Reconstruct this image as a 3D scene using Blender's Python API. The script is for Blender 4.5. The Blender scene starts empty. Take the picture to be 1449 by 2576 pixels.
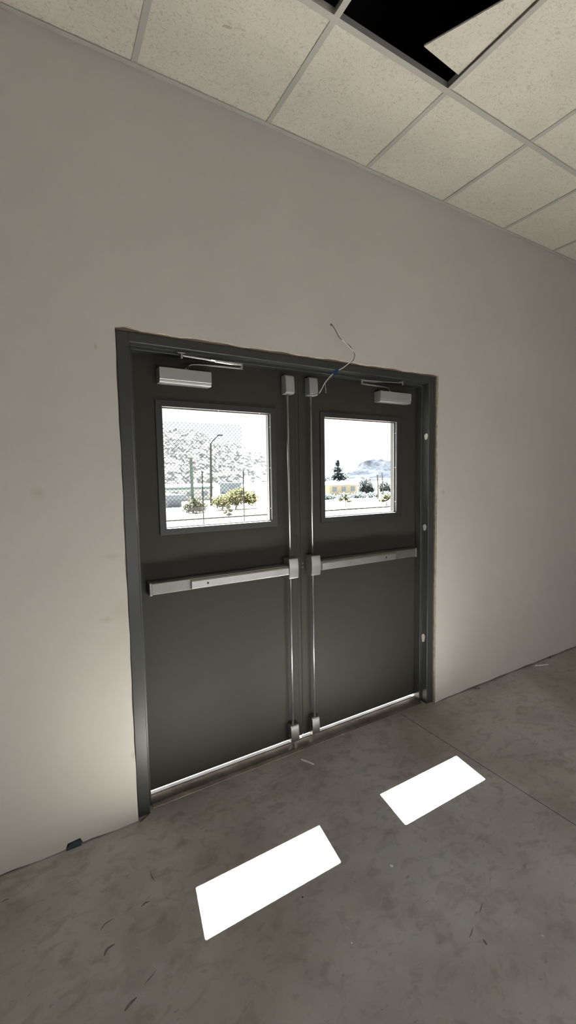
import bpy, bmesh, math, random
from mathutils import Vector, Matrix
random.seed(7)
S = bpy.context.scene
C = S.collection

# ------------------------------------------------------------------ camera
cd = bpy.data.cameras.new('camera'); cam = bpy.data.objects.new('camera', cd); C.objects.link(cam)
yaw, pit, rol = 0.52607, -0.07958, -0.01682
fw = Vector((math.sin(yaw)*math.cos(pit), math.cos(yaw)*math.cos(pit), math.sin(pit)))
r0 = Vector((math.cos(yaw), -math.sin(yaw), 0)); u0 = r0.cross(fw)
rr = r0*math.cos(rol)+u0*math.sin(rol); uu = -r0*math.sin(rol)+u0*math.cos(rol)
M = Matrix((rr, uu, -fw)).transposed().to_4x4(); M.translation = Vector((-0.31278, -1.93518, 1.53991))
cam.matrix_world = M
cd.sensor_fit = 'VERTICAL'; cd.sensor_height = 24.0; cd.lens = 1082.17/2576*24.0
cd.clip_start = 0.05; cd.clip_end = 2000
S.camera = cam

# ------------------------------------------------------------------ world, sun, fill light, exposure
W = bpy.data.worlds.new('sky'); S.world = W; W.use_nodes = True
bg = W.node_tree.nodes['Background']; bg.inputs[0].default_value = (0.80, 0.90, 1.0, 1); bg.inputs[1].default_value = 2.6
sd = bpy.data.lights.new('sun', 'SUN'); sun = bpy.data.objects.new('sun', sd); C.objects.link(sun)
sd.energy = 385.0; sd.angle = 0.0055; sd.color = (1.0, 0.972, 0.935)
sun.location = (1, 8, 20)
sun.rotation_euler = Vector((-0.066, -0.43, -1.0)).to_track_quat('-Z', 'Y').to_euler()
# added fill light behind the camera, standing in for the unseen room's daylight
ad = bpy.data.lights.new('room_fill', 'AREA'); al = bpy.data.objects.new('room_fill', ad); C.objects.link(al)
ad.shape = 'RECTANGLE'; ad.size = 3.6; ad.size_y = 0.8; ad.energy = 33.0; ad.color = (1.0, 0.99, 0.985)
al.location = (1.4, -3.7, 0.75); al.rotation_euler = (math.radians(103), 0, math.radians(3))
S.view_settings.view_transform = 'Standard'; S.view_settings.look = 'None'
S.view_settings.exposure = 0.0; S.view_settings.gamma = 1.0; S.view_settings.use_curve_mapping = False
S.cycles.use_denoising = True
S.cycles.sample_clamp_indirect = 0.0
S.cycles.max_bounces = 10; S.cycles.diffuse_bounces = 6; S.cycles.transparent_max_bounces = 12
S.cycles.use_guiding = False
S.cycles.caustics_reflective = False; S.cycles.caustics_refractive = False

# ------------------------------------------------------------------ materials
def mat(name, col, rough=0.6, metal=0.0, var=0.0, vscale=8.0, bump=0.0, bscale=200.0, spec=0.5, col2=None, ramp=(0.35, 0.65), detail=6.0, dist=0.0):
    m = bpy.data.materials.new(name); m.use_nodes = True
    nt = m.node_tree; b = nt.nodes['Principled BSDF']
    b.inputs['Roughness'].default_value = rough; b.inputs['Metallic'].default_value = metal
    b.inputs['Specular IOR Level'].default_value = spec
    tc = nt.nodes.new('ShaderNodeTexCoord')
    n = nt.nodes.new('ShaderNodeTexNoise'); n.inputs['Scale'].default_value = vscale; n.inputs['Detail'].default_value = detail
    n.inputs['Distortion'].default_value = dist
    nt.links.new(tc.outputs['Object'], n.inputs['Vector'])
    cr = nt.nodes.new('ShaderNodeValToRGB'); cr.color_ramp.elements[0].position = ramp[0]; cr.color_ramp.elements[1].position = ramp[1]
    c2 = col2 if col2 else tuple(min(1, c*(1-var)) for c in col)
    cr.color_ramp.elements[0].color = (*c2, 1); cr.color_ramp.elements[1].color = (*col, 1)
    nt.links.new(n.outputs[0], cr.inputs[0]); nt.links.new(cr.outputs[0], b.inputs['Base Color'])
    if bump > 0:
        n2 = nt.nodes.new('ShaderNodeTexNoise'); n2.inputs['Scale'].default_value = bscale; n2.inputs['Detail'].default_value = 4
        nt.links.new(tc.outputs['Object'], n2.inputs['Vector'])
        bp = nt.nodes.new('ShaderNodeBump'); bp.inputs['Strength'].default_value = bump; bp.inputs['Distance'].default_value = 0.002
        nt.links.new(n2.outputs[0], bp.inputs['Height']); nt.links.new(bp.outputs[0], b.inputs['Normal'])
    return m

def layer(m, scale, lo, hi, fac, col, vec_scale=(1, 1, 1), rot=(0, 0, 0), detail=6.0, dist=0.0, tex='noise', rough_add=None):
    """mixes a further colour into the base colour where a noise falls between lo and hi"""
    nt = m.node_tree; b = nt.nodes['Principled BSDF']; old = b.inputs['Base Color'].links[0].from_socket
    tc = nt.nodes.new('ShaderNodeTexCoord'); mp = nt.nodes.new('ShaderNodeMapping')
    mp.inputs['Scale'].default_value = vec_scale; mp.inputs['Rotation'].default_value = rot
    nt.links.new(tc.outputs['Object'], mp.inputs[0])
    n = nt.nodes.new('ShaderNodeTexNoise'); n.inputs['Scale'].default_value = scale; n.inputs['Detail'].default_value = detail; n.inputs['Distortion'].default_value = dist
    nt.links.new(mp.outputs[0], n.inputs['Vector'])
    mr = nt.nodes.new('ShaderNodeMapRange'); mr.inputs[1].default_value = lo; mr.inputs[2].default_value = hi; mr.inputs[3].default_value = 0; mr.inputs[4].default_value = fac
    nt.links.new(n.outputs[0], mr.inputs[0])
    mx = nt.nodes.new('ShaderNodeMix'); mx.data_type = 'RGBA'; mx.inputs[7].default_value = (*col, 1)
    nt.links.new(mr.outputs[0], mx.inputs[0]); nt.links.new(old, mx.inputs[6]); nt.links.new(mx.outputs[2], b.inputs['Base Color'])
    return m

def blot(m, centre, radius, col, fac):
    """one soft smudge at a fixed place on the surface"""
    nt = m.node_tree; b = nt.nodes['Principled BSDF']; old = b.inputs['Base Color'].links[0].from_socket
    tc = nt.nodes.new('ShaderNodeTexCoord'); mp = nt.nodes.new('ShaderNodeMapping'); mp.vector_type = 'POINT'
    rx, ry, rz = radius
    mp.inputs['Scale'].default_value = (1/rx, 1/ry, 1/rz); mp.inputs['Location'].default_value = (-centre[0]/rx, -centre[1]/ry, -centre[2]/rz)
    nt.links.new(tc.outputs['Object'], mp.inputs[0])
    nz = nt.nodes.new('ShaderNodeTexNoise'); nz.inputs['Scale'].default_value = 1.3; nt.links.new(mp.outputs[0], nz.inputs['Vector'])
    ln = nt.nodes.new('ShaderNodeVectorMath'); ln.operation = 'LENGTH'; nt.links.new(mp.outputs[0], ln.inputs[0])
    ad_ = nt.nodes.new('ShaderNodeMath'); ad_.operation = 'ADD'; nt.links.new(ln.outputs['Value'], ad_.inputs[0]); nt.links.new(nz.outputs[0], ad_.inputs[1])
    mr = nt.nodes.new('ShaderNodeMapRange'); mr.inputs[1].default_value = 1.5; mr.inputs[2].default_value = 0.6; mr.inputs[3].default_value = 0; mr.inputs[4].default_value = fac
    nt.links.new(ad_.outputs[0], mr.inputs[0])
    mx = nt.nodes.new('ShaderNodeMix'); mx.data_type = 'RGBA'; mx.inputs[7].default_value = (*col, 1)
    nt.links.new(mr.outputs[0], mx.inputs[0]); nt.links.new(old, mx.inputs[6]); nt.links.new(mx.outputs[2], b.inputs['Base Color'])

WALL = mat('painted_drywall', (0.60, 0.58, 0.545), 0.75, var=0.05, vscale=1.6, bump=0.15, bscale=260, spec=0.25)
for c_, r_, f_ in [((-0.312, 0, 1.494), (0.035, 0.1, 0.03), 0.25), ((-0.078, 0, 2.082), (0.008, 0.1, 0.02), 0.35), ((1.995, 0, 1.428), (0.02, 0.1, 0.015), 0.4),
                   ((-0.06, 0, 1.22), (0.05, 0.1, 0.02), 0.18), ((-0.03, 0, 0.98), (0.05, 0.1, 0.06), 0.15), ((-0.09, 0, 0.95), (0.04, 0.1, 0.02), 0.2), ((-0.008, 0, 0.32), (0.014, 0.1, 0.02), 0.35)]:
    blot(WALL, c_, r_, (0.30, 0.24, 0.18), f_)
ROOM = mat('painted_drywall_room', (0.60, 0.57, 0.52), 0.8, var=0.04, vscale=1.2)
GYP = mat('cut_gypsum_edge', (0.50, 0.45, 0.38), 0.95, var=0.35, vscale=40)
CORE = mat('brown_stud_core', (0.20, 0.15, 0.11), 0.95, var=0.3, vscale=20)  # wood brown, shared by the stud core and the splinters
DOORP = mat('dark_olive_grey_door_paint', (0.044, 0.0435, 0.037), 0.6, var=0.10, vscale=2.2, bump=0.05, bscale=90, spec=0.22)
layer(DOORP, 120, 0.76, 0.80, 0.5, (0.35, 0.34, 0.3))
FRAMEP = mat('dark_grey_frame_paint', (0.042, 0.045, 0.044), 0.38, var=0.10, vscale=3, spec=0.55)
LITEP = mat('dark_lite_frame_paint', (0.035, 0.037, 0.040), 0.42, var=0.08, vscale=5)
ALU = mat('satin_aluminium', (0.44, 0.435, 0.43), 0.38, 0.85, var=0.08, vscale=12)
ALUD = mat('dull_aluminium', (0.27, 0.26, 0.25), 0.42, 0.8, var=0.15, vscale=9)
STEEL = mat('bright_steel', (0.75, 0.75, 0.74), 0.25, 1.0, var=0.1, vscale=20)
CASEP = mat('silver_painted_cover', (0.40, 0.40, 0.415), 0.4, 0.35, var=0.05, vscale=10)
BLACK = mat('hole_shade_black', (0.012, 0.012, 0.012), 0.5)  # near-black that paints the shade inside small holes
THR = mat('worn_aluminium_threshold', (0.34, 0.31, 0.28), 0.36, 0.75, col2=(0.16, 0.13, 0.11), vscale=7, ramp=(0.3, 0.7))
PUTTY = mat('white_filler', (0.55, 0.54, 0.50), 0.8, var=0.15, vscale=60)
TEE = mat('painted_ceiling_tee', (0.50, 0.49, 0.46), 0.5, var=0.05, vscale=5)
TILE = mat('fissured_ceiling_tile', (0.76, 0.725, 0.645), 0.95, var=0.05, vscale=3, bump=0.35, bscale=300, spec=0.1)
layer(TILE, 95, 0.57, 0.62, 0.30, (0.40, 0.35, 0.28), vec_scale=(1, 0.6, 1), dist=2.2, detail=3)
layer(TILE, 48, 0.59, 0.64, 0.34, (0.40, 0.35, 0.28), vec_scale=(0.6, 1, 1), dist=2.5, detail=3)
layer(TILE, 7, 0.45, 0.7, 0.10, (0.5, 0.46, 0.40), detail=3)
TILEE = mat('raw_tile_edge', (0.62, 0.55, 0.44), 0.95, var=0.2, vscale=50)
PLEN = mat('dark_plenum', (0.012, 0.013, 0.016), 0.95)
CONC = mat('polished_concrete', (0.53, 0.52, 0.505), 0.5, col2=(0.38, 0.365, 0.345), vscale=2.6, ramp=(0.32, 0.68), detail=9, bump=0.25, bscale=70, spec=0.35, dist=0.4)
layer(CONC, 9, 0.52, 0.68, 0.45, (0.25, 0.23, 0.20), vec_scale=(1, 1.6, 1), rot=(0, 0, 0.5), detail=8, dist=1.0)
layer(CONC, 5, 0.54, 0.72, 0.45, (0.54, 0.535, 0.515), vec_scale=(1.4, 1, 1), rot=(0, 0, 1.0), detail=9, dist=0.8)
layer(CONC, 26, 0.66, 0.74, 0.5, (0.17, 0.155, 0.135), vec_scale=(1, 2.6, 1), rot=(0, 0, 0.6), detail=4, dist=0.5)
layer(CONC, 60, 0.71, 0.75, 0.5, (0.62, 0.61, 0.58), detail=2)
layer(CONC, 0.9, 0.50, 0.66, 0.35, (0.27, 0.225, 0.165), detail=5, dist=0.6)
layer(CONC, 16, 0.56, 0.66, 0.30, (0.22, 0.19, 0.155), vec_scale=(1, 1.4, 1), rot=(0, 0, 0.4), detail=7, dist=0.6)
GRIME = mat('dark_scuff', (0.045, 0.04, 0.035), 0.8, var=0.3, vscale=40)
PALE = mat('pale_plastic_scrap', (0.86, 0.86, 0.86), 0.5, var=0.2, vscale=60)
BLUE = mat('blue_tape', (0.012, 0.04, 0.16), 0.45, var=0.2, vscale=50)
SHIM = mat('slate_blue_plastic', (0.045, 0.075, 0.10), 0.5, var=0.3, vscale=60)
WIRE = mat('pale_wire_insulation', (0.74, 0.70, 0.62), 0.5, var=0.1, vscale=30)
WIREB = mat('dark_wire_insulation', (0.05, 0.045, 0.04), 0.5)

def glass():
    m = bpy.data.materials.new('clear_vision_glass'); m.use_nodes = True; nt = m.node_tree
    for n in list(nt.nodes): nt.nodes.remove(n)
    o = nt.nodes.new('ShaderNodeOutputMaterial'); mx = nt.nodes.new('ShaderNodeMixShader')
    t = nt.nodes.new('ShaderNodeBsdfTransparent'); t.inputs[0].default_value = (0.93, 0.95, 0.95, 1)
    g = nt.nodes.new('ShaderNodeBsdfGlossy'); g.inputs['Roughness'].default_value = 0.02
    f = nt.nodes.new('ShaderNodeFresnel'); f.inputs[0].default_value = 1.45
    ge = nt.nodes.new('ShaderNodeNewGeometry'); sb = nt.nodes.new('ShaderNodeMath'); sb.operation = 'SUBTRACT'; sb.use_clamp = True
    nt.links.new(f.outputs[0], sb.inputs[0]); nt.links.new(ge.outputs['Backfacing'], sb.inputs[1])   # reflect once, on the outer skins
    nt.links.new(sb.outputs[0], mx.inputs[0]); nt.links.new(t.outputs[0], mx.inputs[1]); nt.links.new(g.outputs[0], mx.inputs[2]); nt.links.new(mx.outputs[0], o.inputs[0])
    return m
GLASS = glass()

# ------------------------------------------------------------------ mesh helpers
def finish(name, bm, m, parent=None, smooth=False, bevel=0.0, seg=2):
    bmesh.ops.recalc_face_normals(bm, faces=bm.faces)
    me = bpy.data.meshes.new(name); bm.to_mesh(me); bm.free()
    for x in (m if isinstance(m, (list, tuple)) else [m]): me.materials.append(x)
    o = bpy.data.objects.new(name, me); C.objects.link(o)
    if smooth:
        for p in me.polygons: p.use_smooth = True
    if bevel > 0:
        b = o.modifiers.new('edge', 'BEVEL'); b.width = bevel; b.segments = seg; b.limit_method = 'ANGLE'; b.angle_limit = math.radians(35)
        for p in me.polygons: p.use_smooth = True
        w = o.modifiers.new('wn', 'WEIGHTED_NORMAL'); w.keep_sharp = True
    if parent is not None: o.parent = parent; o.matrix_parent_inverse = parent_inv(parent)
    return o
def parent_inv(p):
    m = Matrix.Translation(p.location) if p.type == 'EMPTY' else Matrix.Identity(4)
    if p.parent is not None: m = Matrix.Identity(4)
    return m.inverted()
def box(bm, x0, x1, y0, y1, z0, z1, mi=0):
    v = [bm.verts.new(c) for c in ((x0,y0,z0),(x1,y0,z0),(x1,y1,z0),(x0,y1,z0),(x0,y0,z1),(x1,y0,z1),(x1,y1,z1),(x0,y1,z1))]
    fs = [bm.faces.new([v[i] for i in q]) for q in ((0,1,2,3),(4,5,6,7),(0,1,5,4),(1,2,6,5),(2,3,7,6),(3,0,4,7))]
    for f in fs: f.material_index = mi
    return v
def prism(bm, pts, axis, a, b, mi=0):
    """polygon given in the two other axes, extruded along axis from a to b"""
    def put(p, t):
        return {'x': (t, p[0], p[1]), 'y': (p[0], t, p[1]), 'z': (p[0], p[1], t)}[axis]
    A = [bm.verts.new(put(p, a)) for p in pts]; B = [bm.verts.new(put(p, b)) for p in pts]
    n = len(pts); fs = [bm.faces.new(A), bm.faces.new(B)]
    for i in range(n): fs.append(bm.faces.new((A[i], A[(i+1) % n], B[(i+1) % n], B[i])))
    for f in fs: f.material_index = mi
    return fs
def outline_prism(bm, outer, hole, y0, y1):
    """polygon in x-z with one hole, given thickness; the rim takes the second material"""
    from mathutils.geometry import tessellate_polygon
    loops = [[Vector((p[0], p[1], 0)) for p in outer], [Vector((p[0], p[1], 0)) for p in hole]]
    tri = tessellate_polygon(loops); flat = outer+hole
    A = [bm.verts.new((p[0], y0, p[1])) for p in flat]; B = [bm.verts.new((p[0], y1, p[1])) for p in flat]
    for t in tri:
        bm.faces.new([A[i] for i in t]); bm.faces.new([B[i] for i in t])
    for st, n in ((0, len(outer)), (len(outer), len(hole))):
        for i in range(n):
            f = bm.faces.new((A[st+i], A[st+(i+1) % n], B[st+(i+1) % n], B[st+i])); f.material_index = 1
def ring(bm, o, i, y0, y1):
    """rectangular ring in x-z, o and i are (x0,x1,z0,z1)"""
    def r(q, y): return [bm.verts.new(c) for c in ((q[0],y,q[2]),(q[1],y,q[2]),(q[1],y,q[3]),(q[0],y,q[3]))]
    oa, ob, ia, ib = r(o, y0), r(o, y1), r(i, y0), r(i, y1)
    for k in range(4):
        l = (k+1) % 4
        bm.faces.new((oa[k], oa[l], ia[l], ia[k])); bm.faces.new((ob[k], ob[l], ib[l], ib[k]))
        bm.faces.new((oa[k], oa[l], ob[l], ob[k])); bm.faces.new((ia[k], ia[l], ib[l], ib[k]))
def tube(bm, pts, r, n=10, cap=True):
    pts = [Vector(p) for p in pts]; rs = r if isinstance(r, (list, tuple)) else [r]*len(pts); rings = []
    up = None
    for k, p in enumerate(pts):
        d = (pts[min(k+1, len(pts)-1)]-pts[max(k-1, 0)]).normalized()
        if up is None: up = d.orthogonal().normalized()
        up = (up-d*up.dot(d)).normalized(); s = d.cross(up)
        rings.append([bm.verts.new(p+(up*math.cos(t)+s*math.sin(t))*rs[k]) for t in [2*math.pi*i/n for i in range(n)]])
    for a, b in zip(rings, rings[1:]):
        for i in range(n): bm.faces.new((a[i], a[(i+1) % n], b[(i+1) % n], b[i]))
    if cap: bm.faces.new(rings[0]); bm.faces.new(rings[-1])
def catmull(P, k=8):
    P = [Vector(p) for p in P]; Q = [P[0]]+P+[P[-1]]; out = []
    for i in range(1, len(Q)-2):
        a, b, c, d = Q[i-1:i+3]
        for j in range(k):
            t = j/k; out.append(0.5*((2*b)+(c-a)*t+(2*a-5*b+4*c-d)*t*t+(3*b-a-3*c+d)*t**3))
    out.append(P[-1]); return out
def tag(o, label=None, cat=None, group=None, kind=None):
    for k, v in (('label', label), ('category', cat), ('group', group), ('kind', kind)):
        if v: o[k] = v
    return o
def empty(name, loc):
    o = bpy.data.objects.new(name, None); o.empty_display_size = 0.1; C.objects.link(o); o.location = loc; return o
def struct(name, bm, m, label, cat, **k):
    return tag(finish(name, bm, m, **k), label, cat, kind='structure')

# ------------------------------------------------------------------ the room shell
XL, XR, YB, H = -2.5, 6.6, -5.0, 3.215
OW, OH = 1.938, 2.174
bm = bmesh.new()
out = [(XL, 0.004)]
for i in range(1, 26):
    x = XL+(0-XL)*i/26; out.append((x, 0.004+0.003*math.sin(i*1.9)+0.002*math.sin(i*3.7)))
out = [p for p in out if not (-0.30 < p[0] < -0.215)]
k = next(i for i, p in enumerate(out) if p[0] > -0.26)
out[k:k] = [(-0.292, 0.004), (-0.284, 0.026), (-0.236, 0.030), (-0.226, 0.006)]
out.append((0.001, 0.003))
for i in range(1, 40):
    z = OH*i/40; out.append((0.0015*math.sin(z*9)+0.0012*math.sin(z*31)-0.0035*math.exp(-((z-0.38)/0.06)**2)*0-0.001, z))
out.append((-0.001, OH-0.002))
for i in range(1, 50):
    x = OW*i/50; out.append((x, OH+0.0025*math.sin(x*17+1)+0.0018*math.sin(x*41)+0.004*math.exp(-((x-0.02)/0.05)**2)))
out.append((OW+0.001, OH))
for i in range(1, 40):
    z = OH*(1-i/40); out.append((OW+0.0012*math.sin(z*13)+0.0008*math.sin(z*37), z))
out.append((OW, 0.001))
for i in range(1, 40):
    x = OW+(XR-OW)*i/40; out.append((x, 0.003+(0.005 if 1 < i < 14 else 0.003)+0.003*math.sin(i*2.3)))
out += [(XR, 0.006), (XR, 4.2), (XL, 4.2)]
outline_prism(bm, out, [(1.098+0.007*math.cos(t*math.pi/5), 2.354+0.007*math.sin(t*math.pi/5)) for t in range(10)], 0.0, 0.016)
wall = struct('wall_back', bm, [WALL, GYP], 'light greige painted drywall around the grey double doors', 'wall')
bm = bmesh.new()
box(bm, XL, 0.003, 0.0165, 0.20, 0, 4.2); box(bm, 1.935, XR, 0.0165, 0.20, 0, 4.2); box(bm, 0.003, 1.935, 0.0165, 0.20, 2.170, 4.2)
finish('wall_core', bm, CORE, wall)
bm = bmesh.new(); tube(bm, [(1.098, 0.0145, 2.354), (1.098, 0.016, 2.354)], 0.0062, 9)
finish('cable_hole', bm, BLACK, wall)  # black disc, the dark of the hole put into its colour
for nm_, q in (('wall_left', (XL-0.1, XL, YB, 0.2)), ('wall_right', (XR, XR+0.1, YB, 0.2)), ('wall_front', (XL-0.1, XR+0.1, YB-0.1, YB))):
    bm = bmesh.new(); box(bm, q[0], q[1], q[2], q[3], 0, 3.3)
    struct(nm_, bm, ROOM, 'plain painted side wall of the room, out of the picture', 'wall')
bm = bmesh.new()
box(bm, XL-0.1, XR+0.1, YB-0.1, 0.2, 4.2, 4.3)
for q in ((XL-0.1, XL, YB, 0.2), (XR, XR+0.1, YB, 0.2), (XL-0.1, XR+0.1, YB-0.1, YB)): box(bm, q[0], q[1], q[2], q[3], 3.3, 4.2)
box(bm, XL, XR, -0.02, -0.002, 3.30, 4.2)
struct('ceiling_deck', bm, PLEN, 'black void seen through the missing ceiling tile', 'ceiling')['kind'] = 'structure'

# floor with a sawn joint running away from the doors
bm = bmesh.new(); jx, jw, jd = 1.647, 0.0055, 0.02
prof = [(XL-0.1, 0), (jx-jw/2, 0), (jx-jw/2, -jd), (jx+jw/2, -jd), (jx+jw/2, 0), (XR+0.1, 0), (XR+0.1, -0.12), (XL-0.1, -0.12)]
prism(bm, prof, 'y', YB-0.1, 0.035)
box(bm, XL-0.1, XR+0.1, 0.035, 0.22, -0.12, 0)
floor = struct('floor', bm, CONC, 'mottled grey-brown concrete floor with a sawn joint', 'floor')
# scuffs and gouges
def scuff(pts, w, m=GRIME):
    bm = bmesh.new(); P = catmull([(x, y, 0.0006) for x, y in pts], 5); n = len(P)
    L = []
    for i, p in enumerate(P):
        d = (P[min(i+1, n-1)]-P[max(i-1, 0)]).normalized(); s = Vector((-d.y, d.x, 0))*w*math.sin(math.pi*(i+0.3)/(n-0.4))
        L.append((bm.verts.new(p+s), bm.verts.new(p-s)))
    for a, b in zip(L, L[1:]): bm.faces.new((a[0], a[1], b[1], b[0]))
    return finish('scuff_mark', bm, m, floor)

# ceiling: tiles laid in a tee grid
T, X0, YQ = 0.6094, 0.1169, -0.5502
bm = bmesh.new()
kx = range(-5, 11); xs = [X0+T*k for k in kx]
ys = [-0.012]+[YQ-T*j for j in range(0, 8)]
for i in range(len(xs)-1):
    for j in range(len(ys)-1):
        xa, xb = max(xs[i], XL), min(xs[i+1], XR); yb, ya = ys[j], max(ys[j+1], YB)
        if xb-xa < 0.05 or yb-ya < 0.05: continue
        k = kx[i]
        if j == 1 and k in (0, 1): continue
        box(bm, xa+0.004, xb-0.004, ya+0.004, yb-0.004, H+0.0045, H+0.019)
ceil = struct('ceiling', bm, TILE, 'white fissured lay-in tiles of the suspended ceiling', 'ceiling', bevel=0.0015, seg=1)
bm = bmesh.new(); fw2 = 0.012
for x in xs:
    if XL < x < XR:
        box(bm, x-fw2, x+fw2, YB, -0.022, H, H+0.0015); box(bm, x-0.0015, x+0.0015, YB, -0.022, H+0.0015, H+0.038)
for y in ys[1:]:
    if y > YB:
        box(bm, XL, XR, y-fw2, y+fw2, H-0.0006, H+0.0014); box(bm, XL, XR, y-0.0015, y+0.0015, H+0.0014, H+0.038)
finish('ceiling_grid', bm, TEE, ceil)
bm = bmesh.new()
prism(bm, [(0, H-0.0005), (-0.022, H-0.0005), (-0.022, H+0.001), (-0.001, H+0.001), (-0.001, H+0.022), (0, H+0.022)], 'x', XL, XR)
finish('wall_angle', bm, TEE, ceil)
# small gouge in the tile over the doors
bm = bmesh.new(); prism(bm, [(0.377, -0.322), (0.408, -0.327), (0.409, -0.336), (0.395, -0.333), (0.379, -0.331)], 'z', H+0.003, H+0.005)
finish('gouge', bm, TILEE, ceil)

# loose tiles
bm = bmesh.new()
prism(bm, [(1.104, -0.626), (1.3285, -0.612), (1.3285, -0.985), (1.266, -0.965)], 'z', H+0.016, H+0.026)
o = finish('ceiling_tile', bm, TILE, bevel=0.002, seg=1)
tag(o, 'cut piece of white ceiling tile pushed askew in the black opening', 'ceiling tile')
bm = bmesh.new()
box(bm, 0.140, 0.704, -1.14, -0.574, H+0.036, H+0.050)
o = finish('ceiling_tile', bm, TILE, bevel=0.002, seg=1)
tag(o, 'lifted white ceiling tile sitting proud of the grid at the top edge of the photo', 'ceiling tile')

# ------------------------------------------------------------------ door frame
FX0, FX1, FY, FZ = 0.006, 1.934, 0.022, 2.168
def prof_pts(s, x):   # jamb section, s=+1 for the left jamb; returned in (x, y)
    p = [(0, FY), (0.050, FY), (0.0525, FY+0.0025), (0.0525, 0.071), (0.067, 0.071), (0.069, 0.073), (0.069, 0.121), (0.0525, 0.121), (0.0525, 0.168), (0, 0.168)]
    return [(x+s*a, b) for a, b in p]
fr = empty('trim_1', (0.97, 0.09, 0)); tag(fr, 'dark grey steel frame around the double doors', 'door frame', kind='structure')
for s, x in ((1, FX0), (-1, FX1)):
    bm = bmesh.new(); prism(bm, prof_pts(s, x), 'z', 0.0, FZ)
    finish('jamb', bm, FRAMEP, fr, bevel=0.0012, seg=2)
bm = bmesh.new()
zt = 2.127
p = [(FY, FZ), (FY, zt+0.0025), (FY+0.0025, zt), (0.071, zt), (0.071, zt-0.014), (0.073, zt-0.016), (0.121, zt-0.016), (0.121, zt), (0.168, zt), (0.168, FZ)]
prism(bm, p, 'x', FX0+0.051, FX1-0.051)
finish('head', bm, FRAMEP, fr, bevel=0.0012, seg=2)
for z, h, y in ((1.79, 0.021, 0.046), (1.198, 0.022, 0.051), (0.448, 0.030, 0.055)):
    bm = bmesh.new(); n = 18; a = []
    for i in range(n):
        t = 2*math.pi*i/n; a.append((y+0.014*math.cos(t)*(1+0.12*math.sin(3*t)), z+h*math.sin(t)*(1+0.1*math.cos(2*t+1))))
    prism(bm, a, 'x', FX1-0.0525, FX1-0.0538)
    tag(finish('filler_patch', bm, PUTTY, fr), 'white filler over an anchor hole in the right jamb')
# threshold
th = bmesh.new()
pt = [(0.042, 0.0), (0.043, 0.003), (0.058, 0.010), (0.062, 0.0125), (0.118, 0.0130), (0.120, 0.0155), (0.124, 0.0155), (0.128, 0.0075), (0.180, 0.0065), (0.20, 0.0)]
prism(th, pt, 'x', FX0+0.070, FX1-0.070)
struct('trim_2', th, THR, 'worn aluminium threshold under the double doors', 'threshold', bevel=0.0006, seg=1)

# ------------------------------------------------------------------ doors
LY = 0.122
def rod_case(parent, name, x0, x1, z0, z1, top):
    """curved latch cover, front bulging away from the leaf"""
    bm = bmesh.new(); n = 12; P = []
    if top:
        prof = [(LY, z1), (0.084, z1), (0.076, z1-0.006)]
        for i in range(n+1):
            t = i/n; P.append((0.076-0.006*math.sin(t*math.pi*0.55)+0.0*t, z1-0.006-(z1-z0-0.012)*t))
        prof = prof[:2]+P+[(0.080, z0+0.001), (0.087, z0), (LY, z0)]
    else:
        prof = [(LY, z1), (0.098, z1), (0.084, z1-0.006), (0.079, z1-0.018)]
        for i in range(1, n+1):
            t = i/n; prof.append((0.079-0.004*math.sin(t*math.pi*0.9), z1-0.018-(z1-z0-0.024)*t))
        prof += [(0.086, z0), (LY, z0)]
    prism(bm, prof, 'x', x0, x1)
    return finish(name, bm, CASEP if top else ALUD, parent, bevel=0.0035, seg=3)

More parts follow.
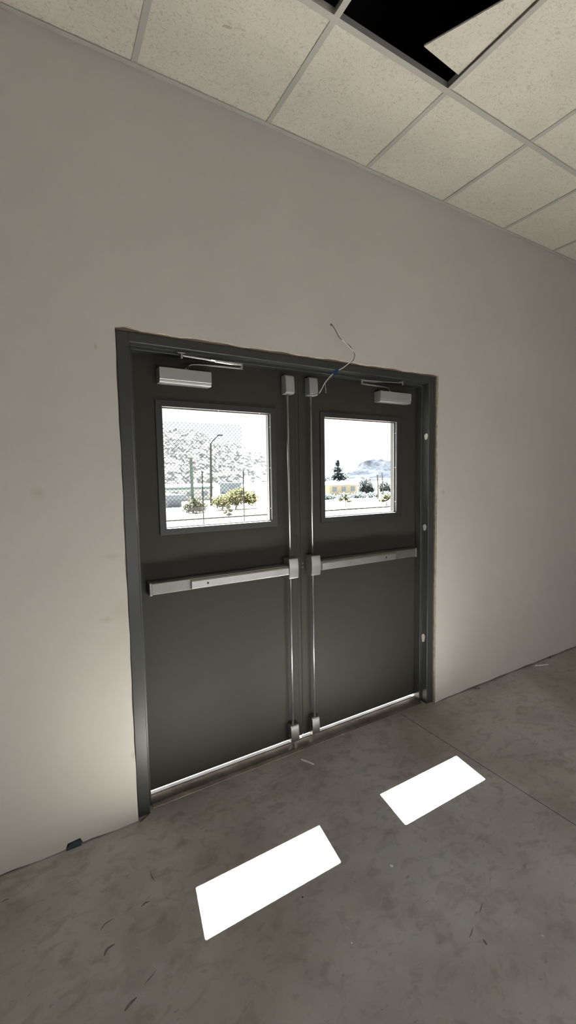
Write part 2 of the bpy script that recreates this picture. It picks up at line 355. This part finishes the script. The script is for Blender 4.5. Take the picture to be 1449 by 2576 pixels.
def make_door(name, label, lx0, lx1, hole, lite, latch, rod_x, m, xs_):
    """m=+1: hinges on the left, latch edge on the right; m=-1 mirrored. xs_ holds the measured x of the fittings"""
    bm = bmesh.new(); ring(bm, (lx0, lx1, 0.0328, 2.120), (hole[0]-0.012, hole[1]+0.012, hole[2]-0.012, hole[3]+0.012), LY, LY+0.044)
    d = struct(name, bm, DOORP, label, 'door', bevel=0.0012, seg=1)
    # vision lite
    bm = bmesh.new(); ring(bm, lite, hole, LY-0.007, LY+0.001); ring(bm, (hole[0]-0.010, hole[1]+0.010, hole[2]-0.010, hole[3]+0.010), hole, LY+0.001, LY+0.0465)
    ring(bm, lite, hole, LY+0.043, LY+0.051)
    lf = finish('vision_frame', bm, LITEP, d, bevel=0.0015, seg=2)
    bm = bmesh.new(); ring(bm, (hole[0]-0.002, hole[1]+0.002, hole[2]-0.002, hole[3]+0.002), (hole[0]+0.006, hole[1]-0.006, hole[2]+0.006, hole[3]-0.006), LY+0.0145, LY+0.0185)
    finish('glazing_bead', bm, ALUD, lf)
    bm = bmesh.new(); box(bm, hole[0]-0.001, hole[1]+0.001, LY+0.019, LY+0.025, hole[2]-0.001, hole[3]+0.001)
    finish('glass_pane', bm, GLASS, lf)
    for fx in (0.1, 0.5, 0.9):
        bm = bmesh.new(); x = hole[0]+(hole[1]-hole[0])*fx
        tube(bm, [(x, LY+0.006, hole[3]+0.0005), (x, LY+0.006, hole[3]-0.0018)], [0.0035, 0.0025], 8); finish('screw', bm, STEEL, lf)
    for fz in (0.12, 0.5, 0.88):
        for x, s in ((hole[0], 1), (hole[1], -1)):
            bm = bmesh.new(); z = hole[2]+(hole[3]-hole[2])*fz
            tube(bm, [(x-s*0.0005, LY+0.006, z), (x+s*0.0018, LY+0.006, z)], [0.0035, 0.0025], 8); finish('screw', bm, STEEL, lf)
    # panic bar
    e0, r1, p0, p1, c0, c1, hx = xs_
    pb = None
    bm = bmesh.new(); a, b = sorted((e0+m*0.012, r1))
    prism(bm, [(LY, 1.008), (0.070, 1.008), (0.067, 1.011), (0.067, 1.060), (0.070, 1.063), (0.084, 1.064), (0.086, 1.066), (LY, 1.066)], 'x', a, b)
    pb = finish('panic_bar', bm, ALUD, d, bevel=0.0012, seg=2)
    a, b = sorted((p0, p1)); bm = bmesh.new()
    prism(bm, [(0.078, 1.013), (0.056, 1.013), (0.053, 1.017), (0.053, 1.050), (0.058, 1.057), (0.078, 1.059)], 'x', a, b)
    finish('push_pad', bm, ALU, pb, bevel=0.0012, seg=2)
    bm = bmesh.new(); tube(bm, [(hx, 0.0535, 1.034), (hx, 0.0522, 1.034)], 0.0052, 16); finish('dogging_hole', bm, BLACK, pb)  # black disc on the pad, painted as the shade inside a hole
    bm = bmesh.new(); a, b = sorted((e0, e0+m*0.014))
    prism(bm, [(LY, 1.004), (0.068, 1.004), (0.0635, 1.008), (0.0635, 1.064), (0.068, 1.068), (LY, 1.070)], 'x', a, b)
    finish('end_cap', bm, ALUD, pb, bevel=0.004, seg=3)
    bm = bmesh.new(); n = 10; P = [(LY, 1.102)]
    for i in range(n+1):
        t = i/n; P.append((0.058-0.006*math.sin(math.pi*t), 1.100-0.112*t))
    P.append((LY, 0.986)); prism(bm, P, 'x', min(c0, c1), max(c0, c1))
    finish('latch_case', bm, ALU, pb, bevel=0.004, seg=3)
    # rods and their latches
    for za, zb in ((1.095, 1.990), (0.120, 0.992)):
        bm = bmesh.new(); tube(bm, [(rod_x, 0.094, za), (rod_x, 0.094, zb)], 0.0058, 12)
        finish('vertical_rod', bm, ALU, d, smooth=True)
    (ta, tb, tz0, tz1), (ba, bb, bz0, bz1) = latch
    rod_case(d, 'top_latch', ta, tb, tz0, tz1, True)
    bl = rod_case(d, 'bottom_latch', ba, bb, bz0, bz1, False)
    bm = bmesh.new(); xm = (ba+bb)/2; box(bm, xm-0.010, xm+0.010, 0.098, 0.116, 0.016, bz0+0.004); finish('latch_bolt', bm, STEEL, bl, bevel=0.001)
    return d, pb

d1, pb1 = make_door('door_1', 'left dark olive grey steel door leaf with square glass and panic bar', 0.0605, 0.9565,
    (0.209, 0.780, 1.307, 1.881), (0.178, 0.812, 1.277, 1.911), ((0.853, 0.907, 1.986, 2.085), (0.853, 0.907, 0.036, 0.140)), 0.874, 1,
    (0.106, 0.850, 0.302, 0.842, 0.845, 0.905, 0.383))
d2, pb2 = make_door('door_2', 'right dark olive grey steel door leaf with square glass and panic bar', 0.9600, 1.8795,
    (1.130, 1.692, 1.305, 1.882), (1.100, 1.734, 1.277, 1.911), ((1.003, 1.058, 1.989, 2.088), (0.997, 1.049, 0.038, 0.143)), 1.022, -1,
    (1.828, 1.050, 1.625, 1.062, 0.990, 1.052, 1.545))
bm = bmesh.new(); box(bm, 1.056, 1.076, 0.060, 0.090, 1.011, 1.061)
finish('pad_end_block', bm, ALUD, pb2, bevel=0.001)
bm = bmesh.new(); tube(bm, [(1.262, 0.0535, 1.034), (1.262, 0.0522, 1.034)], 0.0022, 10); finish('screw', bm, STEEL, pb2)
for z in (1.030, 1.052):
    bm = bmesh.new(); tube(bm, [(0.972, LY+0.0005, z), (0.972, LY-0.003, z)], 0.0042, 12); finish('strike_screw', bm, STEEL, d2)
# thin astragal lip closing the meeting edges
bm = bmesh.new(); box(bm, 0.9335, 0.9565, LY-0.0014, LY, 0.036, 2.112)
finish('meeting_lip', bm, DOORP, d1, bevel=0.0006, seg=1)

def closer(door, x0, x1, z0, z1, piv, elbow, foot, s):
    bm = bmesh.new(); h = z1-z0
    prism(bm, [(LY, z0+0.002), (0.072, z0), (0.066, z0+0.003), (0.063, z0+0.011), (0.0645, z0+0.013), (0.060, z0+0.0165), (0.0605, z0+0.020), (0.060, z0+0.021), (0.060, z1-0.002), (0.063, z1), (LY, z1)], 'x', x0, x1)
    c = finish('door_closer', bm, CASEP, door, bevel=0.0008, seg=2)
    bm = bmesh.new()
    tube(bm, [(piv[0], piv[1], z1-0.002), (piv[0], piv[1], z1+0.008)], 0.010, 14)
    tube(bm, [(piv[0], piv[1], z1+0.008), (piv[0], piv[1], z1+0.012)], 0.006, 8)
    P = [Vector((piv[0], piv[1], z1+0.004)), Vector((piv[0]+s*0.012, piv[1]-0.002, z1+0.004)), Vector((piv[0]+s*0.034, piv[1]-0.012, elbow[2]-0.010)), Vector((elbow[0], elbow[1], elbow[2]-0.013))]
    P = catmull(P, 6)
    rows = []
    for i, q in enumerate(P):
        w = 0.008-0.002*i/len(P); rows.append([bm.verts.new(q+Vector((0, dy, dz))) for dy, dz in ((-w, -0.003), (w, -0.003), (w, 0.003), (-w, 0.003))])
    for a, b in zip(rows, rows[1:]):
        for i in range(4): bm.faces.new((a[i], a[(i+1) % 4], b[(i+1) % 4], b[i]))
    bm.faces.new(rows[0]); bm.faces.new(rows[-1])
    finish('main_arm', bm, ALU, c, bevel=0.0008, seg=1)
    bm = bmesh.new(); E = Vector(elbow); F = Vector(foot)
    tube(bm, [E-Vector((0, 0, 0.019)), E+Vector((0, 0, 0.010))], 0.0075, 12)
    tube(bm, [E+Vector((0, 0, 0.004)), E.lerp(F, 0.46)+Vector((0, 0, 0.002))], [0.0072, 0.0062], 10)
    tube(bm, [E.lerp(F, 0.44)+Vector((0, 0, 0.002)), E.lerp(F, 0.53)+Vector((0, 0, 0.002))], 0.0062, 6)
    tube(bm, [E.lerp(F, 0.50)+Vector((0, 0, 0.002)), F], 0.0042, 10)
    tube(bm, [F-Vector((0, 0, 0.016)), F+Vector((0, 0, 0.010))], 0.0065, 12)
    finish('forearm', bm, STEEL, c, smooth=False)
    bm = bmesh.new(); box(bm, F.x-0.016, F.x+0.016, 0.040, 0.071, F.z+0.008, F.z+0.0115); box(bm, F.x-0.016, F.x+0.016, 0.0665, 0.0705, F.z+0.008, 2.126)
    finish('foot_bracket', bm, ALU, c, bevel=0.001)
closer(d1, 0.190, 0.436, 1.980, 2.049, (0.322, 0.092), (0.583, 0.036, 2.088), (0.290, 0.048, 2.105), 1)
closer(d2, 1.507, 1.762, 1.991, 2.055, (1.606, 0.092), (1.342, 0.040, 2.088), (1.673, 0.048, 2.111), -1)

# ------------------------------------------------------------------ loose cable
cab = empty('loose_cable', (1.098, 0, 2.354)); tag(cab, 'thin two-wire cable hanging out of a small hole above the right door', 'cable')
path = [(1.098, 0.012, 2.354), (1.101, -0.004, 2.350), (1.112, -0.018, 2.325), (1.127, -0.030, 2.291), (1.141, -0.035, 2.274), (1.172, -0.045, 2.250), (1.200, -0.050, 2.226), (1.219, -0.050, 2.201), (1.214, -0.046, 2.182), (1.202, -0.040, 2.165), (1.176, -0.030, 2.145), (1.147, -0.020, 2.127), (1.122, -0.012, 2.109), (1.102, -0.004, 2.090), (1.070, 0.020, 2.050), (1.055, 0.032, 2.020), (1.038, 0.040, 1.996)]
P = catmull(path, 6)
for j, mm in enumerate((WIREB, WIRE)):
    bm = bmesh.new(); Q = []
    for i, q in enumerate(P):
        t = i/len(P); a = t*22+j*math.pi; r_ = 0.0022+0.0012*math.sin(t*40)
        Q.append(q+Vector((math.cos(a)*r_, 0.3*math.sin(a)*r_, math.sin(a)*r_)))
    if j == 0: Q += catmull([(1.036, 0.042, 1.994), (1.018, 0.050, 1.988), (0.994, 0.055, 1.9875), (0.975, 0.052, 1.988)], 5)
    tube(bm, Q, 0.0020, 8); finish('conductor', bm, mm, cab, smooth=True)
bm = bmesh.new()
prism(bm, [(1.146, 2.130), (1.129, 2.127), (1.096, 2.104), (1.088, 2.097), (1.104, 2.090), (1.119, 2.100), (1.136, 2.116)], 'y', -0.017, -0.0155)
tag(finish('tape_flag', bm, BLUE, cab), 'dark blue tape flag folded round the cable')
bm = bmesh.new(); tube(bm, catmull([(1.1005, 0.060, 2.033), (1.1025, 0.060, 2.022), (1.1030, 0.061, 2.010)], 4), 0.0008, 6)
tube(bm, [(1.103, 0.061, 2.0105), (1.103, 0.061, 2.0075)], 0.002, 6)
bm2 = bm
tube(bm2, catmull([(1.0700, 0.0205, 2.050), (1.088, 0.045, 2.043), (1.1005, 0.060, 2.033)], 4), 0.0006, 5)
finish('loose_strand', bm2, WIRE, cab)

# ------------------------------------------------------------------ litter on the floor
bm = bmesh.new()
a = Vector((0.852, -0.025, 0)); b = Vector((0.889, -0.094, 0)); d = (b-a).normalized(); s = Vector((-d.y, d.x, 0))
n = 8; R_ = []
for i in range(n+1):
    t = i/n; c = a.lerp(b, t); w = 0.0065+0.001*math.sin(t*5); R_.append([bm.verts.new(c+s*w*q+Vector((0, 0, zz+0.003*math.sin(t*3)))) for q, zz in ((-1, 0.001), (-0.5, 0.006), (0.4, 0.007), (1, 0.002), (0, 0.0005))])
for p_, q_ in zip(R_, R_[1:]):
    for i in range(5): bm.faces.new((p_[i], p_[(i+1) % 5], q_[(i+1) % 5], q_[i]))
bm.faces.new(R_[0]); bm.faces.new(R_[-1])
tag(finish('plastic_strip', bm, PALE, smooth=True), 'small pale grey curled strip lying on the floor near the threshold', 'debris')
bm = bmesh.new()
prism(bm, [(-0.290, 0.0), (-0.234, 0.0), (-0.234, 0.022), (-0.246, 0.027), (-0.276, 0.022), (-0.288, 0.012)], 'y', -0.005, 0.014)
for v in bm.verts:
    v.co.y += 0.002*math.sin(v.co.x*90)
tag(finish('plastic_shim', bm, SHIM, bevel=0.0012), 'slate blue plastic shim under the wall edge left of the doors', 'shim')
bm = bmesh.new()
prism(bm, [(0.004, -0.008), (0.012, -0.010), (0.060, 0.020), (0.058, 0.024), (0.008, -0.002)], 'z', 0.0, 0.0035)
tag(finish('wood_splinter', bm, CORE), 'thin dark splinter lying at the foot of the left jamb', 'splinter')
bm = bmesh.new(); tube(bm, catmull([(2.328, -0.012, 0.004), (2.345, -0.02, 0.005), (2.365, -0.035, 0.003)], 4), 0.003, 6)
tag(finish('wood_splinter', bm, CORE), 'short brown splinter on the floor against the wall right of the doors', 'splinter')
bm = bmesh.new(); tube(bm, catmull([(3.06, -0.03, 0.004), (3.10, -0.055, 0.006), (3.17, -0.075, 0.003)], 4), 0.004, 6)
tag(finish('paper_scrap', bm, PALE), 'pale scrap by the wall at the right edge of the photo', 'debris')
def pebble(x, y, r, label, m=PALE):
    bm = bmesh.new(); bmesh.ops.create_icosphere(bm, subdivisions=2, radius=r)
    for v in bm.verts:
        v.co *= 1+random.uniform(-0.18, 0.18); v.co.z *= 0.6; v.co += Vector((x, y, r*0.5))
    return tag(finish('pebble', bm, m), label, 'debris')
CAMP = Vector(M.translation)
def hit(px, py, z=0.0):
    """floor point under a place read off the photograph"""
    v = fw+rr*((px-724.5)/1082.17)-uu*((py-1288)/1082.17); t = (z-CAMP.z)/v.z; return CAMP+v*t
for px, py, r, lab, m_ in ((861, 1848, 0.004, 'white crumb on the floor beside the threshold', PALE), (985, 2180, 0.006, 'pale chip on the bare floor between and below the two sun patches', PALE),
                          (885, 2373, 0.0025, 'tiny bright speck on the floor right of the larger sun patch', PALE), (1365, 2355, 0.003, 'tiny bright speck on the open floor at lower right', PALE),
                          (1384, 1655, 0.006, 'dark crumb against the wall foot at far right', GRIME), (692, 2241, 0.003, 'dark grain inside the larger sun patch', GRIME),
                          (761, 2258, 0.0032, 'dark grain just below the larger sun patch', GRIME)):
    q = hit(px, py); pebble(q.x, q.y, r, lab, m_)
def pscuff(pts, w, m=GRIME): scuff([tuple(hit(*p_)[:2]) for p_ in pts], w, m)
GR2 = mat('soft_scuff', (0.20, 0.185, 0.165), 0.8, var=0.3, vscale=40)
GR3 = mat('pale_scrape', (0.55, 0.54, 0.52), 0.8, var=0.3, vscale=40)
pscuff([(252, 2343), (264, 2325), (288, 2310)], 0.0022, GR2); pscuff([(362, 2478), (378, 2460), (395, 2438)], 0.0016, GR2)
pscuff([(313, 2546), (325, 2528), (345, 2508)], 0.005, GR2); pscuff([(262, 2406), (270, 2388), (290, 2374)], 0.005, GR2)
pscuff([(1180, 2360), (1186, 2347), (1190, 2332)], 0.0016, GR2); pscuff([(1215, 2362), (1221, 2372), (1226, 2378)], 0.004, GR2)
pscuff([(378, 2192), (382, 2205), (390, 2218)], 0.002, GR2); pscuff([(355, 2282), (365, 2272), (378, 2268)], 0.004, GR2)
pscuff([(2, 2272), (14, 2264), (24, 2262)], 0.003, GR2); pscuff([(1205, 2300), (1210, 2285), (1213, 2270)], 0.0015, GR2)
pscuff([(938, 2420), (945, 2408), (948, 2385)], 0.004, GR3); pscuff([(850, 2290), (862, 2282), (872, 2286)], 0.006, GR3); pscuff([(855, 2340), (868, 2334), (882, 2340)], 0.006, GR3)

# ------------------------------------------------------------------ outdoors
GZ = -0.15
GRND = mat('pale_gravel', (0.16, 0.15, 0.13), 0.95, col2=(0.11, 0.10, 0.085), vscale=1.5)
KERB = mat('concrete_kerb', (0.012, 0.013, 0.011), 0.9, var=0.3, vscale=4)
HILL = mat('scrubby_hill', (0.040, 0.040, 0.0405), 0.95, col2=(0.009, 0.0092, 0.0097), vscale=0.22, ramp=(0.46, 0.52), detail=8, dist=1.2)
ROCK = mat('bluish_rock', (0.014, 0.0155, 0.018), 0.95, col2=(0.006, 0.007, 0.009), vscale=0.08)
LEAFY = mat('yellow_green_foliage', (0.075, 0.070, 0.028), 0.9, col2=(0.036, 0.040, 0.020), vscale=3)
LEAFO = mat('olive_foliage', (0.052, 0.052, 0.033), 0.9, col2=(0.028, 0.031, 0.021), vscale=3)
LEAFB = mat('blue_green_foliage', (0.048, 0.056, 0.056), 0.9, col2=(0.026, 0.032, 0.034), vscale=1.0)
BARK = mat('bark', (0.055, 0.048, 0.038), 0.9, var=0.3, vscale=6)
GREEN = mat('green_painted_post', (0.04, 0.055, 0.05), 0.6)
GALV = mat('galvanised_steel', (0.022, 0.0235, 0.0245), 0.85, spec=0.1)
WHT = mat('pale_building', (0.26, 0.26, 0.255), 0.8, var=0.1, vscale=0.5)
TEAL = mat('teal_roof', (0.06, 0.085, 0.09), 0.8)
SLATE = mat('slate_blue_wall', (0.085, 0.10, 0.12), 0.8)
TAN = mat('tan_wall', (0.17, 0.155, 0.12), 0.8)

for m_ in (GRND, KERB, HILL, ROCK, LEAFY, LEAFO, LEAFB, BARK, GREEN, GALV, WHT, TEAL, SLATE, TAN):
    m_.node_tree.nodes['Principled BSDF'].inputs['Specular IOR Level'].default_value = 0.0

bm = bmesh.new()
prism(bm, [(0.25, GZ), (24, GZ), (45, -1.6), (440, -1.6), (440, -2.2), (0.25, -2.2)], 'x', -120, 500)
struct('ground', bm, GRND, 'bright sunlit gravel ground outside the doors', 'ground')
bm = bmesh.new(); box(bm, -3, 26, 15.45, 15.62, GZ, GZ+0.05)
struct('trim_3', bm, KERB, 'long low concrete kerb crossing the gravel outside', 'kerb')
def hill(name, prof, y0, y1, m, label):
    bm = bmesh.new(); nx = 60; ny = 14; G = []
    xs0 = [p[0] for p in prof]
    for i in range(nx+1):
        x = xs0[0]+(xs0[-1]-xs0[0])*i/nx
        k = max(j for j in range(len(prof)-1) if prof[j][0] <= x+1e-6); t = (x-prof[k][0])/(prof[k+1][0]-prof[k][0]); zt_ = prof[k][1]*(1-t)+prof[k+1][1]*t
        row = []
        for j in range(ny+1):
            u = j/ny; f_ = math.sin(min(u*1.25, 1)*math.pi/2)
            row.append(bm.verts.new((x, y0+(y1-y0)*u, -1.7+max(zt_+1.5, 0.1)*f_*(1+0.04*random.uniform(-1, 1))*(1 if u < 0.85 else (1-(u-0.85)*4)))))
        G.append(row)
    for a, b in zip(G, G[1:]):
        for j in range(ny): bm.faces.new((a[j], b[j], b[j+1], a[j+1]))
    bmesh.ops.subdivide_edges(bm, edges=bm.edges, cuts=1, use_grid_fill=True)
    for v in bm.verts: v.co.z += random.uniform(-0.5, 0.5)
    return struct(name, bm, m, label, 'hill')
hill('hill', [(20, 30), (60, 40), (102, 46), (113, 48), (128, 46), (141, 42), (156, 39), (176, 34), (186, 24), (199, 22.4), (206, 11), (214, 1)], 300, 420, HILL, 'pale scrub-covered hill behind the fence in the left window')
hill('rocky_hill', [(222, 1), (241, 6.5), (255, 10), (259, 15.5), (268, 17), (271, 12), (276, 16.5), (283, 12), (290, 15), (297, 20), (330, 22), (360, 3)], 240, 320, ROCK, 'low bluish rocky ridge on the horizon in the right window')

def leaves(bm, cx, cy, cz, rx, ry, rz, n, size):
    for _ in range(n):
        while True:
            p_ = Vector((random.uniform(-1, 1), random.uniform(-1, 1), random.uniform(-1, 1)))
            if p_.length < 1: break
        p_ = p_*(0.55+0.45*random.random()); c = Vector((cx+p_.x*rx, cy+p_.y*ry, cz+p_.z*rz))
        a = Vector((random.uniform(-1, 1), random.uniform(-1, 1), random.uniform(-1, 1))).normalized(); b = a.orthogonal().normalized(); sz = size*random.uniform(0.6, 1.3)
        q = a.cross(b)*sz*0.15
        vs = [bm.verts.new(c+v) for v in (a*sz, b*sz*0.6, -a*sz, -b*sz*0.6, q)]
        bm.faces.new(vs[:4])
        for i in range(4): bm.faces.new((vs[i], vs[(i+1) % 4], vs[4]))
def plant(name, x, y, blobs, trunk, m, label, cat, leaf, n, group=None):
    n = int(n*1.8); leaf *= 1.15
    gz = GZ if y < 24 else -1.6
    t = empty(name, (x, y, gz)); tag(t, label, cat, group)
    bm = bmesh.new()
    for dx, z, rx, rz in blobs: leaves(bm, x+dx, y, z, rx, rx*0.8, rz, max(30, int(n*rx*rz/sum(b_[2]*b_[3] for b_ in blobs))), leaf)
    finish('foliage', bm, m, t)
    bm = bmesh.new(); zt_ = max(z for _, z, _, _ in blobs)
    tube(bm, catmull([(x, y, gz-0.02), (x+trunk*0.6, y, (gz+zt_)/2), (x-trunk*0.5, y, zt_)], 4), [trunk*(1-0.6*i/8) for i in range(9)], 7)
    for dx, z, rx, rz in blobs: tube(bm, [(x, y, (gz+z)/2), (x+dx, y, z)], [trunk*0.6, trunk*0.25], 6)
    finish('trunk', bm, BARK, t)
    return t
plant('shrub', 6.5, 19.0, [(0, 0.25, 0.6, 0.42), (0.25, 0.12, 0.5, 0.3), (-0.35, 0.12, 0.42, 0.3)], 0.03, LEAFO, 'smaller round olive shrub beyond the glass of the left door', 'shrub', 0.05, 900)
plant('shrub', 9.1, 20.0, [(0, 0.5, 0.8, 0.55), (0.85, 0.45, 0.7, 0.5), (-0.85, 0.3, 0.7, 0.5), (0.3, 0.8, 0.5, 0.3)], 0.05, LEAFY, 'wide yellow-green shrub beyond the glass of the left door', 'shrub', 0.06, 1800)
plant('sapling', 6.2, 14.0, [(0, 0.45, 0.10, 0.14), (0.1, 0.28, 0.10, 0.08), (-0.13, 0.22, 0.10, 0.07), (0.03, 0.12, 0.13, 0.06)], 0.012, LEAFY, 'small yellow sapling in front of the kerb, seen in the left window', 'sapling', 0.045, 260)
plant('sapling', 13.9, 16.4, [(-0.3, 0.36, 0.2, 0.14), (0, 0.55, 0.10, 0.14), (0.25, 0.22, 0.2, 0.10), (0.05, 0.35, 0.14, 0.12)], 0.022, LEAFO, 'small bare-stemmed sapling seen in the right window', 'sapling', 0.045, 260)
plant('pine_tree', 46.0, 60.0, [(0, 3.9, 0.5, 0.7), (-0.1, 2.8, 1.2, 0.6), (0.4, 1.7, 2.0, 0.7), (-0.3, 0.7, 2.6, 0.7), (0, -0.4, 2.2, 0.6)], 0.14, LEAFB, 'conical dark pine seen in the right window', 'tree', 0.22, 1300)
for i, (x, z, rx, lab) in enumerate(((40, 0.5, 1.6, 'bluish tree at the left end of the row in the right window'), (44.2, 0.1, 1.5, 'low bluish tree in front of the pine in the right window'), (48.6, 0.3, 1.8, 'bluish tree just right of the white canopies'), (53.0, -0.2, 1.4, 'low bluish tree in the right half of the right window'), (57.2, 0.5, 1.8, 'bluish tree at the right edge of the right window'))):
    plant('distant_tree', x, 55.6, [(0, z-0.2, rx, 1.3), (rx*0.5, z-1.1, rx*0.8, 0.8), (-rx*0.3, z-1.2, rx*0.7, 0.7)], 0.15, LEAFB, lab, 'tree', 0.16, 1500, 'tree row beyond the right window')
plant('shrub', 17.4, 17.0, [(0, 0.30, 0.4, 0.25), (-0.3, 0.15, 0.35, 0.15)], 0.03, LEAFO, 'olive shrub at the lower right corner of the right window', 'shrub', 0.05, 500)

# chain-link fence
fn = empty('chain_link_fence', (3.2, 9.0, GZ)); tag(fn, 'tall grey chain-link fence outside the left window', 'fence')
bm = bmesh.new(); fx0, fx1, fz0, fz1, cell = 1.2, 4.62, GZ+0.05, 3.0, 0.105
def wire_line(x0, z0, x1, z1):
    d_ = Vector((x1-x0, 0, z1-z0)).normalized(); s_ = Vector((-d_.z, 0, d_.x))*0.005; A = Vector((x0, 9.0, z0)); B = Vector((x1, 9.0, z1)); y_ = Vector((0, 0.0035, 0))
    va = [bm.verts.new(A+q) for q in (s_, y_, -s_, -y_)]; vb = [bm.verts.new(B+q) for q in (s_, y_, -s_, -y_)]
    for i in range(4): bm.faces.new((va[i], va[(i+1) % 4], vb[(i+1) % 4], vb[i]))
hh = fz1-fz0; c = fx0-hh
while c < fx1:
    for sgn in (1, -1):
        za, zb = (fz0, fz1) if sgn == 1 else (fz1, fz0)
        xa, xb = c, c+hh
        ta = max(0, (fx0-xa)/hh); tb = min(1, (fx1-xa)/hh)
        if tb > ta: wire_line(xa+hh*ta, za+(zb-za)*ta, xa+hh*tb, za+(zb-za)*tb)
    c += cell
finish('wire_mesh', bm, GALV, fn)
for x in (2.02, 3.46, 4.64):
    bm = bmesh.new(); tube(bm, [(x, 9.03, GZ-0.02), (x, 9.03, 1.75)], 0.017, 8); finish('fence_post', bm, GALV, fn)
for zr in (1.17, 1.58, 2.18):
    bm = bmesh.new(); tube(bm, [(fx0, 9.03, zr), (fx1, 9.03, zr)], 0.005, 6); finish('fence_rail', bm, GALV, fn)
bm = bmesh.new(); tube(bm, [(6.52, 19.5, GZ-0.02), (6.49, 19.5, 2.64)], 0.075, 12)
tube(bm, [(6.49, 19.5, 2.64), (6.49, 19.5, 2.70)], [0.085, 0.03], 12)
tag(finish('fence_pole', bm, GREEN), 'tall dark green pole in the left window', 'pole')
lp = empty('street_lamp', (10.25, 27, -0.36)); tag(lp, 'slim street lamp with one angled arm in the left window', 'street lamp')
bm = bmesh.new(); tube(bm, [(10.24, 27, -0.38), (10.33, 27, 4.03)], [0.10, 0.065], 10); finish('pole', bm, GALV, lp)
bm = bmesh.new(); tube(bm, catmull([(10.33, 27, 3.95), (10.5, 27, 4.22), (10.9, 27, 4.58)], 4), 0.04, 8); finish('arm', bm, GALV, lp)
bm = bmesh.new(); box(bm, 10.85, 11.2, 26.85, 27.15, 4.56, 4.66); finish('lamp_head', bm, GALV, lp, bevel=0.03)
plant('distant_tree', 24.5, 44.0, [(0, 0.2, 1.0, 1.2), (0.7, -0.4, 0.8, 0.9)], 0.1, LEAFB, 'pale bluish tree at the lower right of the left window, behind the yellow-green shrub', 'tree', 0.12, 900)
plant('hedge', 38.5, 45.5, [(-5, -1.2, 1.6, 0.65), (-2.2, -1.2, 1.6, 0.6), (0.4, -1.15, 1.6, 0.6), (3.0, -1.2, 1.6, 0.6), (5.6, -1.2, 1.6, 0.65), (8, -1.1, 1.5, 0.7)], 0.06, LEAFB, 'long low bluish hedge across the right window below the white canopies', 'hedge', 0.12, 2600)
for x, z0, z1, r_, lab in ((21.2, -0.05, 1.65, 0.05, 'thin bare trunk left of a paler one in the right window'), (21.65, -0.05, 1.80, 0.035, 'paler thin trunk farthest right in the right window')):
    bm = bmesh.new(); tube(bm, catmull([(x, 22, GZ), (x+0.05, 22, 0.6), (x-0.03, 22, z1)], 4), r_, 7)
    tag(finish('bare_trunk', bm, BARK), lab, 'trunk')
def house(name, x0, x1, y, z1, m, roofm, label, peaks=0):
    gz = -1.6 if y > 44 else GZ-(y-24)*0.069
    t = empty(name, ((x0+x1)/2, y, gz)); tag(t, label, 'building')
    bm = bmesh.new(); box(bm, x0, x1, y, y+(2.6 if peaks else 5), gz-0.1, z1); finish('wall', bm, m, t)
    bm = bmesh.new()
    if peaks:
        w_ = (x1-x0)/peaks
        for i in range(peaks):
            a_ = x0+w_*i; vs = [bm.verts.new(c_) for c_ in ((a_, y-0.4, z1), (a_+w_, y-0.4, z1), (a_+w_, y+3, z1), (a_, y+3, z1), (a_+w_/2, y+1.2, z1+0.65))]
            bm.faces.new(vs[:4])
            for k_ in range(4): bm.faces.new((vs[k_], vs[(k_+1) % 4], vs[4]))
    else:
        box(bm, x0-0.3, x1+0.3, y-0.3, y+5.2, z1, z1+0.35)
    finish('roof', bm, roofm, t)
    ww = (x1-x0)/6
    for i in range(3):
        bm = bmesh.new(); box(bm, x0+ww*(0.6+2*i), x0+ww*(1.5+2*i), y-0.03, y+0.02, max(gz+0.1, z1-1.0), z1-0.3)
        finish('opening', bm, SLATE, t)
house('low_building', 15.7, 22.3, 60, -0.05 if False else 0.05, WHT, TEAL, 'long white building with a teal roof behind the fence in the left window')
house('flat_building', 33.4, 36.2, 80, 0.35, SLATE, SLATE, 'small slate blue building above the wide shrub in the left window')
house('canopy_row', 37.0, 42.2, 50, 0.35, TAN, WHT, 'row of white peaked canopies in the right window', peaks=4)
house('storage_box', 8.0, 9.0, 30, 0.05, SLATE, SLATE, 'low slate blue block at the lower left of the left window')
